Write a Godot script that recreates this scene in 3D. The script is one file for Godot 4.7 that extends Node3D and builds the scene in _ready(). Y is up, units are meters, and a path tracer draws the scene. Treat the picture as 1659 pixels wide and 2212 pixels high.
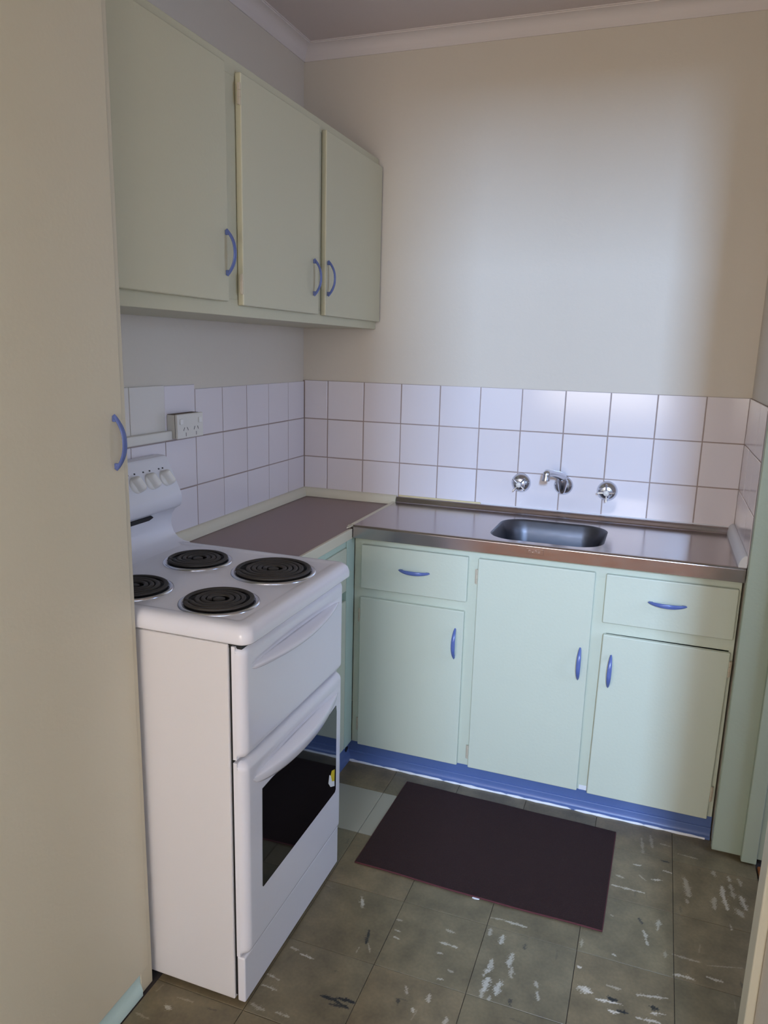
extends Node3D
# A small galley kitchen: x runs right along the back wall, y up, z towards the camera. Metres.

var M := {}
var counts := {}
var rng := RandomNumberGenerator.new()
var tile_cache := {}
var fleck_image: Image
var fleck_noise := FastNoiseLite.new()

# ---------------------------------------------------------------- naming helpers
func put(o: Node3D, called: String, parent: Node) -> Node3D:
	var key := str(parent.get_instance_id()) + called
	var n: int = counts.get(key, 0)
	counts[key] = n + 1
	o.name = called if n == 0 else "%s_%03d" % [called, n]
	parent.add_child(o, true)
	return o

func thing(called: String, label: String, category: String, at := Vector3.ZERO, group := "") -> Node3D:
	var o := Node3D.new()
	put(o, called, self)
	o.position = at
	return tag(o, label, category, group)

func tag(o: Node3D, label: String, category: String, group := "") -> Node3D:
	o.set_meta("label", label)
	o.set_meta("category", category)
	if group:
		o.set_meta("group", group)
	return o

func part(called: String, mesh: Mesh, mat: Material, parent: Node, label := "") -> MeshInstance3D:
	var o := MeshInstance3D.new()
	o.mesh = mesh
	o.material_override = mat
	o.cast_shadow = GeometryInstance3D.SHADOW_CASTING_SETTING_ON
	put(o, called, parent)
	if label:
		o.set_meta("label", label)
	return o

func struct(called: String, mesh: Mesh, mat: Material, label: String, category: String) -> MeshInstance3D:
	var o := part(called, mesh, mat, self)
	o.set_meta("kind", "structure")
	tag(o, label, category)
	return o

# ---------------------------------------------------------------- shape helpers
func begin() -> SurfaceTool:
	var st := SurfaceTool.new()
	st.begin(Mesh.PRIMITIVE_TRIANGLES)
	return st

func tri(st: SurfaceTool, a: Vector3, b: Vector3, c: Vector3, na: Vector3, nb: Vector3, nc: Vector3) -> void:
	# front faces run clockwise: the winding follows the given normals
	if (b - a).cross(c - a).dot(na + nb + nc) > 0.0:
		var t := b; b = c; c = t
		t = nb; nb = nc; nc = t
	st.set_normal(na); st.add_vertex(a)
	st.set_normal(nb); st.add_vertex(b)
	st.set_normal(nc); st.add_vertex(c)

func quad(st: SurfaceTool, a: Vector3, b: Vector3, c: Vector3, d: Vector3, n: Vector3) -> void:
	tri(st, a, b, c, n, n, n)
	tri(st, a, c, d, n, n, n)

func quad4(st: SurfaceTool, a: Vector3, b: Vector3, c: Vector3, d: Vector3, na: Vector3, nb: Vector3, nc: Vector3, nd: Vector3) -> void:
	tri(st, a, b, c, na, nb, nc)
	tri(st, a, c, d, na, nc, nd)

# a box from corner lo to corner hi whose edges are rounded by r
func rbox(st: SurfaceTool, lo: Vector3, hi: Vector3, r := 0.002, n := 1, xf := Transform3D()) -> void:
	var c := (lo + hi) * 0.5
	var h := (hi - lo) * 0.5
	r = minf(r, minf(h.x, minf(h.y, h.z)) * 0.98)
	for ax in 3:
		var u := (ax + 1) % 3
		var v := (ax + 2) % 3
		var us := edge_samples(h[u], r, n)
		var vs := edge_samples(h[v], r, n)
		for s in [-1.0, 1.0]:
			var grid := []
			var nors := []
			for i in us.size():
				for j in vs.size():
					var p := Vector3.ZERO
					p[ax] = s * h[ax]; p[u] = us[i]; p[v] = vs[j]
					var q := p
					for k in 3:
						q[k] = clampf(p[k], -(h[k] - r), h[k] - r)
					var d := (p - q).normalized()
					grid.append(xf * (c + q + d * r))
					nors.append((xf.basis * d).normalized())
			var w := vs.size()
			for i in us.size() - 1:
				for j in w - 1:
					var a := i * w + j
					quad4(st, grid[a], grid[a + 1], grid[a + w + 1], grid[a + w], nors[a], nors[a + 1], nors[a + w + 1], nors[a + w])

func edge_samples(h: float, r: float, n: int) -> Array:
	var out := []
	for k in n + 1:
		out.append(-(h - r) - r * tan(PI / 4 * (1.0 - float(k) / n)))
	for k in n + 1:
		out.append((h - r) + r * tan(PI / 4 * float(k) / n))
	return out

func boxm(lo: Vector3, hi: Vector3, r := 0.002, n := 1) -> Mesh:
	var st := begin()
	rbox(st, lo, hi, r, n)
	return st.commit()

# a profile of (radius, height) turned about the y axis of xf
func lathe(st: SurfaceTool, prof: Array, seg := 32, xf := Transform3D()) -> void:
	var fl := []
	for i in prof.size() - 1:
		var d: Vector2 = prof[i + 1] - prof[i]
		fl.append(Vector2(d.y, -d.x).normalized())
	for i in prof.size() - 1:
		var n0: Vector2 = fl[i]
		var n1: Vector2 = fl[i]
		if i > 0 and fl[i].dot(fl[i - 1]) > 0.6:
			n0 = (fl[i] + fl[i - 1]).normalized()
		if i < fl.size() - 1 and fl[i].dot(fl[i + 1]) > 0.6:
			n1 = (fl[i] + fl[i + 1]).normalized()
		var p0: Vector2 = prof[i]
		var p1: Vector2 = prof[i + 1]
		for k in seg:
			var a0 := TAU * k / seg
			var a1 := TAU * (k + 1) / seg
			var e0 := Vector3(cos(a0), 0, sin(a0))
			var e1 := Vector3(cos(a1), 0, sin(a1))
			quad4(st, xf * (e0 * p0.x + Vector3.UP * p0.y), xf * (e1 * p0.x + Vector3.UP * p0.y), xf * (e1 * p1.x + Vector3.UP * p1.y), xf * (e0 * p1.x + Vector3.UP * p1.y),
				xf.basis * (e0 * n0.x + Vector3.UP * n0.y), xf.basis * (e1 * n0.x + Vector3.UP * n0.y), xf.basis * (e1 * n1.x + Vector3.UP * n1.y), xf.basis * (e0 * n1.x + Vector3.UP * n1.y))

# a round or flattened tube swept along points; sq flattens it along "up"
func tube(st: SurfaceTool, pts: Array, rad: Array, seg := 10, sq := 1.0, up := Vector3.UP) -> void:
	var rings := []
	var nrs := []
	var side := Vector3.ZERO
	for i in pts.size():
		var a: Vector3 = pts[maxi(i - 1, 0)]
		var b: Vector3 = pts[mini(i + 1, pts.size() - 1)]
		var t := (b - a).normalized()
		var s := t.cross(up)
		if s.length() < 0.05:
			s = side if side != Vector3.ZERO else t.cross(Vector3.RIGHT)
		s = (s - t * s.dot(t)).normalized()
		if side != Vector3.ZERO and s.dot(side) < 0:
			s = -s
		side = s
		var w := t.cross(s).normalized()
		var ring := []
		var nr := []
		var r: float = rad[i] if i < rad.size() else rad[-1]
		for k in seg:
			var an := TAU * k / seg
			ring.append(pts[i] + s * cos(an) * r + w * sin(an) * r * sq)
			nr.append((s * cos(an) + w * sin(an) / sq).normalized())
		rings.append(ring)
		nrs.append(nr)
	for i in pts.size() - 1:
		for k in seg:
			var m := (k + 1) % seg
			quad4(st, rings[i][k], rings[i][m], rings[i + 1][m], rings[i + 1][k], nrs[i][k], nrs[i][m], nrs[i + 1][m], nrs[i + 1][k])
	for e in [0, pts.size() - 1]:
		var o: Vector3 = pts[e] - pts[1] if e == 0 else pts[e] - pts[e - 1]
		o = o.normalized()
		for k in seg:
			tri(st, pts[e], rings[e][k], rings[e][(k + 1) % seg], o, o, o)

# a closed 2D outline (x, y of xf) carried along the z of xf for length
func prism(st: SurfaceTool, poly: Array, length: float, xf := Transform3D(), smooth := 0.7) -> void:
	var n := poly.size()
	var area := 0.0
	for i in n:
		area += poly[i].cross(poly[(i + 1) % n])
	var fl := []
	for i in n:
		var d: Vector2 = poly[(i + 1) % n] - poly[i]
		var o := Vector2(d.y, -d.x).normalized()
		fl.append(o if area > 0 else -o)
	for i in n:
		var pr: Vector2 = fl[(i + n - 1) % n]
		var nx: Vector2 = fl[(i + 1) % n]
		var me: Vector2 = fl[i]
		var n0 := (me + pr).normalized() if me.dot(pr) > smooth else me
		var n1 := (me + nx).normalized() if me.dot(nx) > smooth else me
		var a: Vector2 = poly[i]
		var b: Vector2 = poly[(i + 1) % n]
		var k0 := (xf.basis * Vector3(n0.x, n0.y, 0)).normalized()
		var k1 := (xf.basis * Vector3(n1.x, n1.y, 0)).normalized()
		quad4(st, xf * Vector3(a.x, a.y, 0), xf * Vector3(b.x, b.y, 0), xf * Vector3(b.x, b.y, length), xf * Vector3(a.x, a.y, length), k0, k1, k1, k0)
	var ids := Geometry2D.triangulate_polygon(PackedVector2Array(poly))
	for e in [0.0, length]:
		var o := (xf.basis.z * (-1.0 if e == 0.0 else 1.0)).normalized()
		for i in range(0, ids.size(), 3):
			var q := []
			for k in 3:
				var p: Vector2 = poly[ids[i + k]]
				q.append(xf * Vector3(p.x, p.y, e))
			tri(st, q[0], q[1], q[2], o, o, o)

# outline of a rounded rectangle, anticlockwise
func rrect(cx: float, cy: float, hx: float, hy: float, r: float, seg := 6) -> Array:
	var out := []
	for q in 4:
		var sx := 1.0 if q == 0 or q == 3 else -1.0
		var sy := 1.0 if q < 2 else -1.0
		for k in seg + 1:
			var a := PI / 2 * (q + float(k) / seg)
			out.append(Vector2(cx + sx * (hx - r) + r * cos(a), cy + sy * (hy - r) + r * sin(a)))
	return out

# rings of points joined into a smooth skin; the last ring is closed
func skin(st: SurfaceTool, rings: Array, towards: Vector3, cap := true, cap_first := false) -> void:
	var nr := rings.size()
	var np: int = rings[0].size()
	var nors := []
	for i in nr:
		var row := []
		for k in np:
			var du: Vector3 = rings[i][(k + 1) % np] - rings[i][(k + np - 1) % np]
			var dv: Vector3 = rings[mini(i + 1, nr - 1)][k] - rings[maxi(i - 1, 0)][k]
			row.append(du.cross(dv).normalized())
		nors.append(row)
	var mid: Vector3 = Vector3.ZERO
	for p in rings[0]:
		mid += p / np
	# outward means away from the axis, or towards it for a bowl (towards = ZERO)
	var sgn := 1.0
	var probe: Vector3 = rings[0][0] - mid
	if nors[0][0].dot(probe) < 0:
		sgn = -1.0
	if towards == Vector3.ZERO:
		sgn = -sgn
	for i in nr - 1:
		for k in np:
			var m := (k + 1) % np
			quad4(st, rings[i][k], rings[i][m], rings[i + 1][m], rings[i + 1][k], nors[i][k] * sgn, nors[i][m] * sgn, nors[i + 1][m] * sgn, nors[i + 1][k] * sgn)
	for e in [[cap, nr - 1], [cap_first, 0]]:
		if not e[0]:
			continue
		var c := Vector3.ZERO
		for p in rings[e[1]]:
			c += p / np
		var o: Vector3 = towards if e[1] > 0 else -towards
		if towards == Vector3.ZERO:
			o = Vector3.UP
		for k in np:
			tri(st, c, rings[e[1]][k], rings[e[1]][(k + 1) % np], o, o, o)

# the front of a tile: bevelled face, w by h, t thick, in the xy plane facing z
func tile_mesh(w: float, h: float, t := 0.005, b := 0.0015) -> Mesh:
	var key := "%.4f %.4f %.4f" % [w, h, t]
	if tile_cache.has(key):
		return tile_cache[key]
	var st := begin()
	var o := [Vector3(0, 0, 0), Vector3(w, 0, 0), Vector3(w, h, 0), Vector3(0, h, 0)]
	var f := [Vector3(b, b, t), Vector3(w - b, b, t), Vector3(w - b, h - b, t), Vector3(b, h - b, t)]
	quad(st, f[0], f[1], f[2], f[3], Vector3.BACK)
	var dirs := [Vector3.DOWN, Vector3.RIGHT, Vector3.UP, Vector3.LEFT]
	for k in 4:
		var m := (k + 1) % 4
		var up := Vector3(0, 0, t - b)
		quad(st, o[k] + up, o[m] + up, f[m], f[k], (dirs[k] + Vector3.BACK).normalized())
		quad(st, o[k], o[m], o[m] + up, o[k] + up, dirs[k])
	tile_cache[key] = st.commit()
	return tile_cache[key]

func lay_tile(parent: Node3D, called: String, mat: Material, at: Vector3, ux: Vector3, uy: Vector3, w: float, h: float, t := 0.005, b := 0.0015) -> void:
	var o := part(called, tile_mesh(w, h, t, b), mat, parent)
	var n := ux.cross(uy)
	var tilt := Basis(uy, rng.randf_range(-0.0035, 0.0035)) * Basis(ux, rng.randf_range(-0.0035, 0.0035)) if t > 0.004 else Basis()
	o.transform = Transform3D(tilt * Basis(ux, uy, n), at)

# a bowed strap handle: length along y, standing out along z
func handle_mesh(length := 0.105, rise := 0.023, width := 0.0135) -> Mesh:
	var st := begin()
	var rings := []
	var n := 18
	for i in n + 1:
		var t := -1.0 + 2.0 * i / n
		var at := Vector3(0, t * length * 0.5, rise * (1.0 - pow(absf(t), 2.3)) + 0.0025)
		var e := 0.02
		var z1 := rise * (1.0 - pow(absf(minf(t + e, 1.0)), 2.3))
		var z0 := rise * (1.0 - pow(absf(maxf(t - e, -1.0)), 2.3))
		var tan_v := Vector3(0, length * 0.5 * (minf(t + e, 1.0) - maxf(t - e, -1.0)), z1 - z0).normalized()
		var out := Vector3.RIGHT.cross(tan_v)
		var w := width * (0.28 + 0.72 * sqrt(maxf(0.0, 1.0 - t * t)))
		var th := 0.0022 + 0.0016 * absf(t)
		var ring := []
		for k in 12:
			var a := TAU * k / 12
			ring.append(at + Vector3.RIGHT * cos(a) * w * 0.5 + out * sin(a) * th)
		rings.append(ring)
	skin(st, rings, Vector3.UP, true, true)
	for s in [-1.0, 1.0]:
		rbox(st, Vector3(-0.003, s * length * 0.44 - 0.006, 0), Vector3(0.003, s * length * 0.44 + 0.006, 0.008), 0.0015)
	return st.commit()

func hinge_mesh() -> Mesh:
	var st := begin()
	for k in 3:
		lathe(st, [Vector2(0, -0.0235 + k * 0.016), Vector2(0.0034, -0.0235 + k * 0.016), Vector2(0.0034, -0.0085 + k * 0.016), Vector2(0, -0.0085 + k * 0.016)], 10)
	lathe(st, [Vector2(0, -0.026), Vector2(0.002, -0.025), Vector2(0.002, 0.025), Vector2(0, 0.026)], 8)
	rbox(st, Vector3(-0.006, -0.024, -0.0035), Vector3(0.006, 0.024, -0.001), 0.0006)
	return st.commit()

# ---------------------------------------------------------------- materials
func paint(color: Color, rough := 0.5, bump := 0.0, size := 6.0) -> StandardMaterial3D:
	var m := StandardMaterial3D.new()
	m.albedo_color = color
	m.roughness = rough
	if bump > 0:
		m.normal_enabled = true
		m.normal_texture = M.rough_normal
		m.normal_scale = bump
		m.uv1_triplanar = true
		m.uv1_scale = Vector3.ONE * size
	return m

func noise_tex(freq: float, seed_: int, normal := false, lo := Color.BLACK, hi := Color.WHITE, strength := 4.0, size := 512) -> NoiseTexture2D:
	var n := FastNoiseLite.new()
	n.seed = seed_
	n.frequency = freq
	n.fractal_octaves = 4
	var t := NoiseTexture2D.new()
	t.width = size
	t.height = size
	t.seamless = true
	t.noise = n
	if normal:
		t.as_normal_map = true
		t.bump_strength = strength
	else:
		var g := Gradient.new()
		g.set_color(0, lo)
		g.set_color(1, hi)
		t.color_ramp = g
	return t

func make_materials() -> void:
	M.rough_normal = noise_tex(0.03, 3, true, Color.BLACK, Color.WHITE, 2.0)
	M.wall = paint(Color(0.86, 0.82, 0.76), 0.75, 0.25, 3.0)
	M.ceiling = paint(Color(0.84, 0.79, 0.77), 0.85, 0.2, 3.0)
	M.cornice = paint(Color(0.90, 0.86, 0.84), 0.7)
	M.green = paint(Color(0.812, 0.83, 0.75), 0.38, 0.22, 5.0)
	M.green_upper = paint(Color(0.79, 0.77, 0.66), 0.42, 0.22, 5.0)
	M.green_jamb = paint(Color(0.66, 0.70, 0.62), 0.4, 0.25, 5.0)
	M.aqua = paint(Color(0.75, 0.83, 0.77), 0.4, 0.3, 5.0)
	M.aqua_pale = paint(Color(0.78, 0.87, 0.85), 0.4)
	M.pantry = paint(Color(0.84, 0.80, 0.705), 0.5, 0.2, 5.0)
	M.cream = paint(Color(0.86, 0.83, 0.74), 0.45)
	M.blue = paint(Color(0.35, 0.43, 0.62), 0.35, 0.25, 6.0)
	M.handle_blue = paint(Color(0.37, 0.43, 0.65), 0.25)
	M.white_paint = paint(Color(0.92, 0.92, 0.93), 0.5)
	M.tile = paint(Color(0.91, 0.88, 0.89), 0.12)
	M.tile_warm = paint(Color(0.90, 0.865, 0.87), 0.14)
	M.tile_cream = paint(Color(0.88, 0.85, 0.81), 0.2)
	M.grout = paint(Color(0.64, 0.57, 0.54), 0.9)
	M.sealant = paint(Color(0.86, 0.80, 0.62), 0.6)
	M.enamel = paint(Color(0.90, 0.89, 0.91), 0.18)
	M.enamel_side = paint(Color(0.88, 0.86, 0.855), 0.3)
	M.knob = paint(Color(0.93, 0.91, 0.88), 0.35)
	M.plastic = paint(Color(0.89, 0.87, 0.83), 0.4)
	M.dark = paint(Color(0.05, 0.05, 0.06), 0.6)
	M.dark_grey = paint(Color(0.22, 0.20, 0.20), 0.7)
	M.coil = paint(Color(0.19, 0.17, 0.155), 0.55)
	M.glass_black = paint(Color(0.035, 0.04, 0.042), 0.04)
	M.yellow = paint(Color(0.85, 0.75, 0.08), 0.5)
	M.rust = paint(Color(0.52, 0.34, 0.25), 0.6)
	M.rust_cream = paint(Color(0.78, 0.73, 0.64), 0.5)
	M.wood = paint(Color(0.58, 0.34, 0.17), 0.35, 0.2, 4.0)
	var ch := StandardMaterial3D.new()
	ch.metallic = 1.0
	ch.albedo_color = Color(0.84, 0.85, 0.88)
	ch.roughness = 0.2
	M.chrome = ch
	var ss := StandardMaterial3D.new()
	ss.metallic = 1.0
	ss.albedo_color = Color(0.72, 0.69, 0.69)
	ss.roughness = 0.22
	ss.roughness_texture = noise_tex(0.02, 8, false, Color(0.75, 0.75, 0.75), Color(1, 1, 1))
	ss.uv1_triplanar = true
	ss.uv1_scale = Vector3(1.5, 4, 9)
	M.steel = ss
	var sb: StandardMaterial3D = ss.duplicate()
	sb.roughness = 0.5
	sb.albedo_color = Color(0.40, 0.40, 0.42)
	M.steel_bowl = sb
	var lam := paint(Color(0.665, 0.575, 0.56), 0.42)
	lam.albedo_texture = noise_tex(0.25, 21, false, Color(0.74, 0.72, 0.72), Color(1, 1, 1))
	lam.uv1_triplanar = true
	lam.uv1_scale = Vector3.ONE * 5.0
	M.laminate = lam
	var mt := paint(Color(0.225, 0.095, 0.085), 0.95)
	mt.albedo_texture = noise_tex(0.12, 31, false, Color(0.6, 0.6, 0.6), Color(1, 1, 1))
	mt.normal_enabled = true
	mt.normal_texture = noise_tex(0.2, 32, true, Color.BLACK, Color.WHITE, 6.0)
	mt.uv1_triplanar = true
	mt.uv1_scale = Vector3.ONE * 4.0
	M.mat = mt
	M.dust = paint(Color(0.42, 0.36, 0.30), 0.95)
	M.mat_edge = paint(Color(0.33, 0.15, 0.16), 0.9)
	var gl := StandardMaterial3D.new()
	gl.transparency = BaseMaterial3D.TRANSPARENCY_ALPHA
	gl.albedo_color = Color(1, 1, 1, 0.06)
	gl.roughness = 0.02
	M.pane = gl
	make_floor_materials()

# flecked vinyl: one picture of the flecks for the whole floor, laid by place
func make_floor_materials() -> void:
	var size := 1280
	fleck_image = Image.create(size, size, false, Image.FORMAT_RGB8)
	var n := FastNoiseLite.new()
	n.seed = 5
	n.frequency = 0.012
	n.fractal_octaves = 4
	fleck_noise.seed = 9
	fleck_noise.frequency = 0.06
	var fine := FastNoiseLite.new()
	fine.seed = 6
	fine.frequency = 0.11
	for y in size:
		for x in size:
			var v := 0.46 + 0.08 * n.get_noise_2d(x, y) + 0.03 * fine.get_noise_2d(x, y)
			fleck_image.set_pixel(x, y, Color(v, v * 0.90, v * 0.69))
	all_flecks()
	for k in 70:
		var a := Vector2(rng.randf_range(0.3, 1.75), rng.randf_range(0.45, 1.95))
		var d := Vector2(1, rng.randf_range(-0.2, 0.2)) if int(floor(a.x / 0.2286) + floor(a.y / 0.2286)) % 2 == 0 else Vector2(rng.randf_range(-0.2, 0.2), 1)
		d *= rng.randf_range(0.01, 0.04)
		fk(a.x, a.y, a.x + d.x, a.y + d.y, rng.randf_range(0.003, 0.006), rng.randf_range(-0.4, 0.28))
	var tex := ImageTexture.create_from_image(fleck_image)
	var tones := [Color(1, 1, 1), Color(0.95, 0.95, 0.95), Color(1.0, 0.98, 0.97), Color(0.97, 0.98, 1.0), Color(1.0, 1.0, 1.0)]
	for k in tones.size():
		var m := paint(tones[k], 0.36)
		m.albedo_texture = tex
		if k == 4:
			m.albedo_texture = null
			m.albedo_color = Color(0.62, 0.60, 0.54)
		m.uv1_triplanar = true
		m.uv1_world_triplanar = true
		m.uv1_scale = Vector3.ONE / 1.6
		m.uv1_offset = Vector3(-0.2 / 1.6, 0, -0.4 / 1.6)
		M["vinyl_%d" % k] = m

func fk(x0: float, z0: float, x1: float, z1: float, w: float, tone: float) -> void:
	var s := 1280 / 1.6
	var a := Vector2((x0 - 0.2) * s, (z0 - 0.4) * s)
	var b := Vector2((x1 - 0.2) * s, (z1 - 0.4) * s)
	var r := w * s * 0.5
	var col := Color(0.86, 0.84, 0.79) if tone > 0 else Color(0.10, 0.11, 0.13)
	var lo := Vector2(minf(a.x, b.x), minf(a.y, b.y)) - Vector2.ONE * (r + 2)
	var hi := Vector2(maxf(a.x, b.x), maxf(a.y, b.y)) + Vector2.ONE * (r + 2)
	for y in range(maxi(0, int(lo.y)), mini(1279, int(hi.y)) + 1):
		for x in range(maxi(0, int(lo.x)), mini(1279, int(hi.x)) + 1):
			var p := Vector2(x, y)
			var t := clampf((p - a).dot(b - a) / maxf((b - a).length_squared(), 0.001), 0, 1)
			var rr := r * (0.45 + 0.55 * sin(PI * (0.12 + 0.76 * t))) * (0.75 + 0.45 * sin(x * 0.9 + y * 1.3) * sin(y * 0.51 - x * 0.37))
			var d := p.distance_to(a.lerp(b, t))
			var ragged := fleck_noise.get_noise_2d(x, y) * 1.5 + fleck_noise.get_noise_2d(x * 3.1, y * 3.1)
			var k := clampf((rr * (1.1 + 0.9 * ragged) - d) * 0.6 + 0.4, 0, 1) * absf(tone) * 0.8
			if k > 0:
				fleck_image.set_pixel(x, y, fleck_image.get_pixel(x, y).lerp(col, k))

func all_flecks() -> void:
	fk(0.702, 1.066, 0.717, 1.101, 0.0120, 0.50)
	fk(0.764, 1.170, 0.771, 1.213, 0.0080, -1.00)
	fk(0.760, 1.230, 0.760, 1.249, 0.0060, 0.70)
	fk(0.777, 1.211, 0.791, 1.236, 0.0060, 0.60)
	fk(0.824, 1.142, 0.838, 1.144, 0.0060, 0.70)
	fk(0.830, 1.165, 0.845, 1.168, 0.0080, 0.80)
	fk(0.817, 1.107, 0.829, 1.105, 0.0070, 0.60)
	fk(1.055, 1.050, 1.055, 1.071, 0.0120, 0.60)
	fk(1.088, 1.057, 1.087, 1.087, 0.0140, 0.80)
	fk(1.080, 1.147, 1.079, 1.183, 0.0140, 0.70)
	fk(1.075, 1.173, 1.070, 1.204, 0.0100, 0.70)
	fk(1.082, 1.205, 1.081, 1.240, 0.0180, 0.85)
	fk(1.109, 1.206, 1.108, 1.243, 0.0180, 0.85)
	fk(1.075, 1.242, 1.078, 1.266, 0.0120, 0.60)
	fk(1.097, 1.253, 1.096, 1.267, 0.0100, 0.60)
	fk(1.120, 1.112, 1.120, 1.152, 0.0160, 0.75)
	fk(1.129, 1.151, 1.132, 1.180, 0.0120, 0.60)
	fk(0.942, 1.139, 0.988, 1.140, 0.0080, 0.80)
	fk(0.947, 1.172, 0.959, 1.173, 0.0080, 0.70)
	fk(0.948, 1.093, 0.968, 1.094, 0.0100, 0.60)
	fk(1.046, 1.008, 1.082, 1.003, 0.0060, 0.60)
	fk(1.085, 1.006, 1.138, 1.007, 0.0090, 0.80)
	fk(1.190, 1.171, 1.196, 1.189, 0.0100, 0.60)
	fk(1.197, 1.202, 1.203, 1.222, 0.0090, 0.70)
	fk(0.907, 1.300, 0.915, 1.317, 0.0100, 0.60)
	fk(0.964, 1.302, 0.967, 1.318, 0.0120, 0.60)
	fk(0.940, 1.351, 0.944, 1.357, 0.0100, 0.70)
	fk(1.019, 1.347, 1.017, 1.365, 0.0120, 0.60)
	fk(0.969, 1.250, 0.982, 1.248, 0.0080, 0.80)
	fk(0.985, 1.216, 0.999, 1.218, 0.0070, 0.60)
	fk(0.775, 1.386, 0.809, 1.385, 0.0100, -1.00)
	fk(0.768, 1.396, 0.803, 1.404, 0.0090, -1.00)
	fk(0.740, 1.397, 0.768, 1.396, 0.0060, -0.80)
	fk(0.901, 1.341, 0.905, 1.350, 0.0120, -0.70)
	fk(1.143, 1.246, 1.144, 1.258, 0.0120, -0.70)
	fk(1.146, 1.067, 1.146, 1.080, 0.0120, -0.50)
	fk(1.291, 1.148, 1.317, 1.158, 0.0160, 0.80)
	fk(1.330, 1.169, 1.373, 1.165, 0.0080, 0.80)
	fk(1.358, 1.158, 1.371, 1.158, 0.0120, -1.00)
	fk(1.359, 1.192, 1.381, 1.191, 0.0090, 0.80)
	fk(1.376, 1.185, 1.398, 1.183, 0.0080, -1.00)
	fk(1.278, 1.089, 1.285, 1.090, 0.0070, 0.90)
	fk(1.280, 0.997, 1.280, 1.020, 0.0100, 0.50)
	fk(1.336, 0.757, 1.424, 0.757, 0.0080, 0.80)
	fk(1.441, 0.691, 1.472, 0.685, 0.0080, 0.80)
	fk(1.409, 0.685, 1.427, 0.703, 0.0060, 0.50)
	fk(1.391, 0.642, 1.412, 0.640, 0.0090, 0.80)
	fk(1.475, 0.637, 1.496, 0.641, 0.0080, 0.80)
	fk(1.347, 0.710, 1.368, 0.714, 0.0070, 0.60)
	fk(1.533, 0.654, 1.540, 0.722, 0.0200, 0.50)
	fk(1.535, 0.741, 1.538, 0.754, 0.0100, 0.50)
	fk(1.629, 0.648, 1.638, 0.741, 0.0140, 0.75)
	fk(1.650, 0.594, 1.652, 0.612, 0.0120, 0.60)
	fk(1.677, 0.596, 1.682, 0.624, 0.0120, 0.50)
	fk(1.653, 0.630, 1.659, 0.685, 0.0140, 0.50)
	fk(1.678, 0.672, 1.685, 0.720, 0.0160, 0.70)
	fk(1.664, 0.734, 1.676, 0.750, 0.0220, 0.50)
	fk(1.611, 0.585, 1.613, 0.609, 0.0120, 0.50)
	fk(1.609, 0.705, 1.605, 0.752, 0.0160, 0.50)
	fk(1.641, 0.796, 1.643, 0.815, 0.0080, 0.60)
	fk(1.428, 0.907, 1.437, 0.952, 0.0120, 0.70)
	fk(1.464, 0.846, 1.461, 0.886, 0.0120, 0.60)
	fk(1.480, 0.959, 1.480, 0.978, 0.0100, 0.40)
	fk(1.497, 0.961, 1.558, 0.963, 0.0070, 0.50)
	fk(1.500, 1.026, 1.543, 1.024, 0.0120, 0.80)
	fk(1.574, 1.005, 1.608, 1.007, 0.0080, 0.70)
	fk(1.576, 0.967, 1.658, 0.943, 0.0040, 0.40)
	fk(1.418, 1.122, 1.484, 1.106, 0.0080, 0.70)
	fk(1.350, 1.121, 1.381, 1.120, 0.0080, 0.60)
	fk(1.287, 1.153, 1.317, 1.157, 0.0160, 0.70)
	fk(1.329, 1.169, 1.384, 1.163, 0.0080, 0.80)
	fk(1.356, 1.156, 1.371, 1.156, 0.0120, -1.00)
	fk(1.379, 1.185, 1.399, 1.183, 0.0100, -1.00)
	fk(1.358, 1.191, 1.382, 1.189, 0.0080, 0.90)
	fk(1.450, 1.145, 1.461, 1.147, 0.0140, -1.00)
	fk(1.449, 1.163, 1.475, 1.156, 0.0090, 0.80)
	fk(1.420, 1.188, 1.467, 1.183, 0.0090, 0.80)
	fk(1.466, 0.592, 1.491, 0.595, 0.0070, -0.90)
	fk(1.413, 0.866, 1.422, 0.878, 0.0100, -0.80)
	fk(1.342, 0.879, 1.349, 0.881, 0.0080, 0.80)
	fk(1.355, 1.018, 1.363, 1.019, 0.0080, 0.80)
	fk(1.279, 1.087, 1.286, 1.089, 0.0080, 0.90)
	fk(1.410, 0.505, 1.416, 0.579, 0.0100, 0.35)
	fk(1.436, 0.480, 1.443, 0.541, 0.0100, 0.35)
	fk(1.466, 0.511, 1.501, 0.514, 0.0050, 0.50)
	fk(1.513, 0.540, 1.570, 0.544, 0.0060, 0.50)
	fk(0.604, 1.293, 0.625, 1.295, 0.0080, 0.60)
	fk(0.632, 1.303, 0.670, 1.306, 0.0070, 0.90)
	fk(0.586, 1.387, 0.621, 1.392, 0.0070, 0.70)
	fk(0.593, 1.419, 0.630, 1.420, 0.0070, 0.70)
	fk(0.732, 1.396, 0.768, 1.392, 0.0090, -1.00)
	fk(0.774, 1.388, 0.809, 1.386, 0.0120, -1.00)
	fk(0.760, 1.409, 0.799, 1.404, 0.0080, -0.80)
	fk(0.595, 1.474, 0.628, 1.478, 0.0120, 0.50)
	fk(0.656, 1.473, 0.690, 1.473, 0.0070, 0.60)
	fk(0.418, 1.550, 0.430, 1.552, 0.0140, 0.80)
	fk(0.429, 1.520, 0.468, 1.518, 0.0060, 0.40)
	fk(0.366, 1.588, 0.409, 1.592, 0.0060, 0.40)
	fk(0.703, 1.072, 0.714, 1.089, 0.0120, 0.60)

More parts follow.
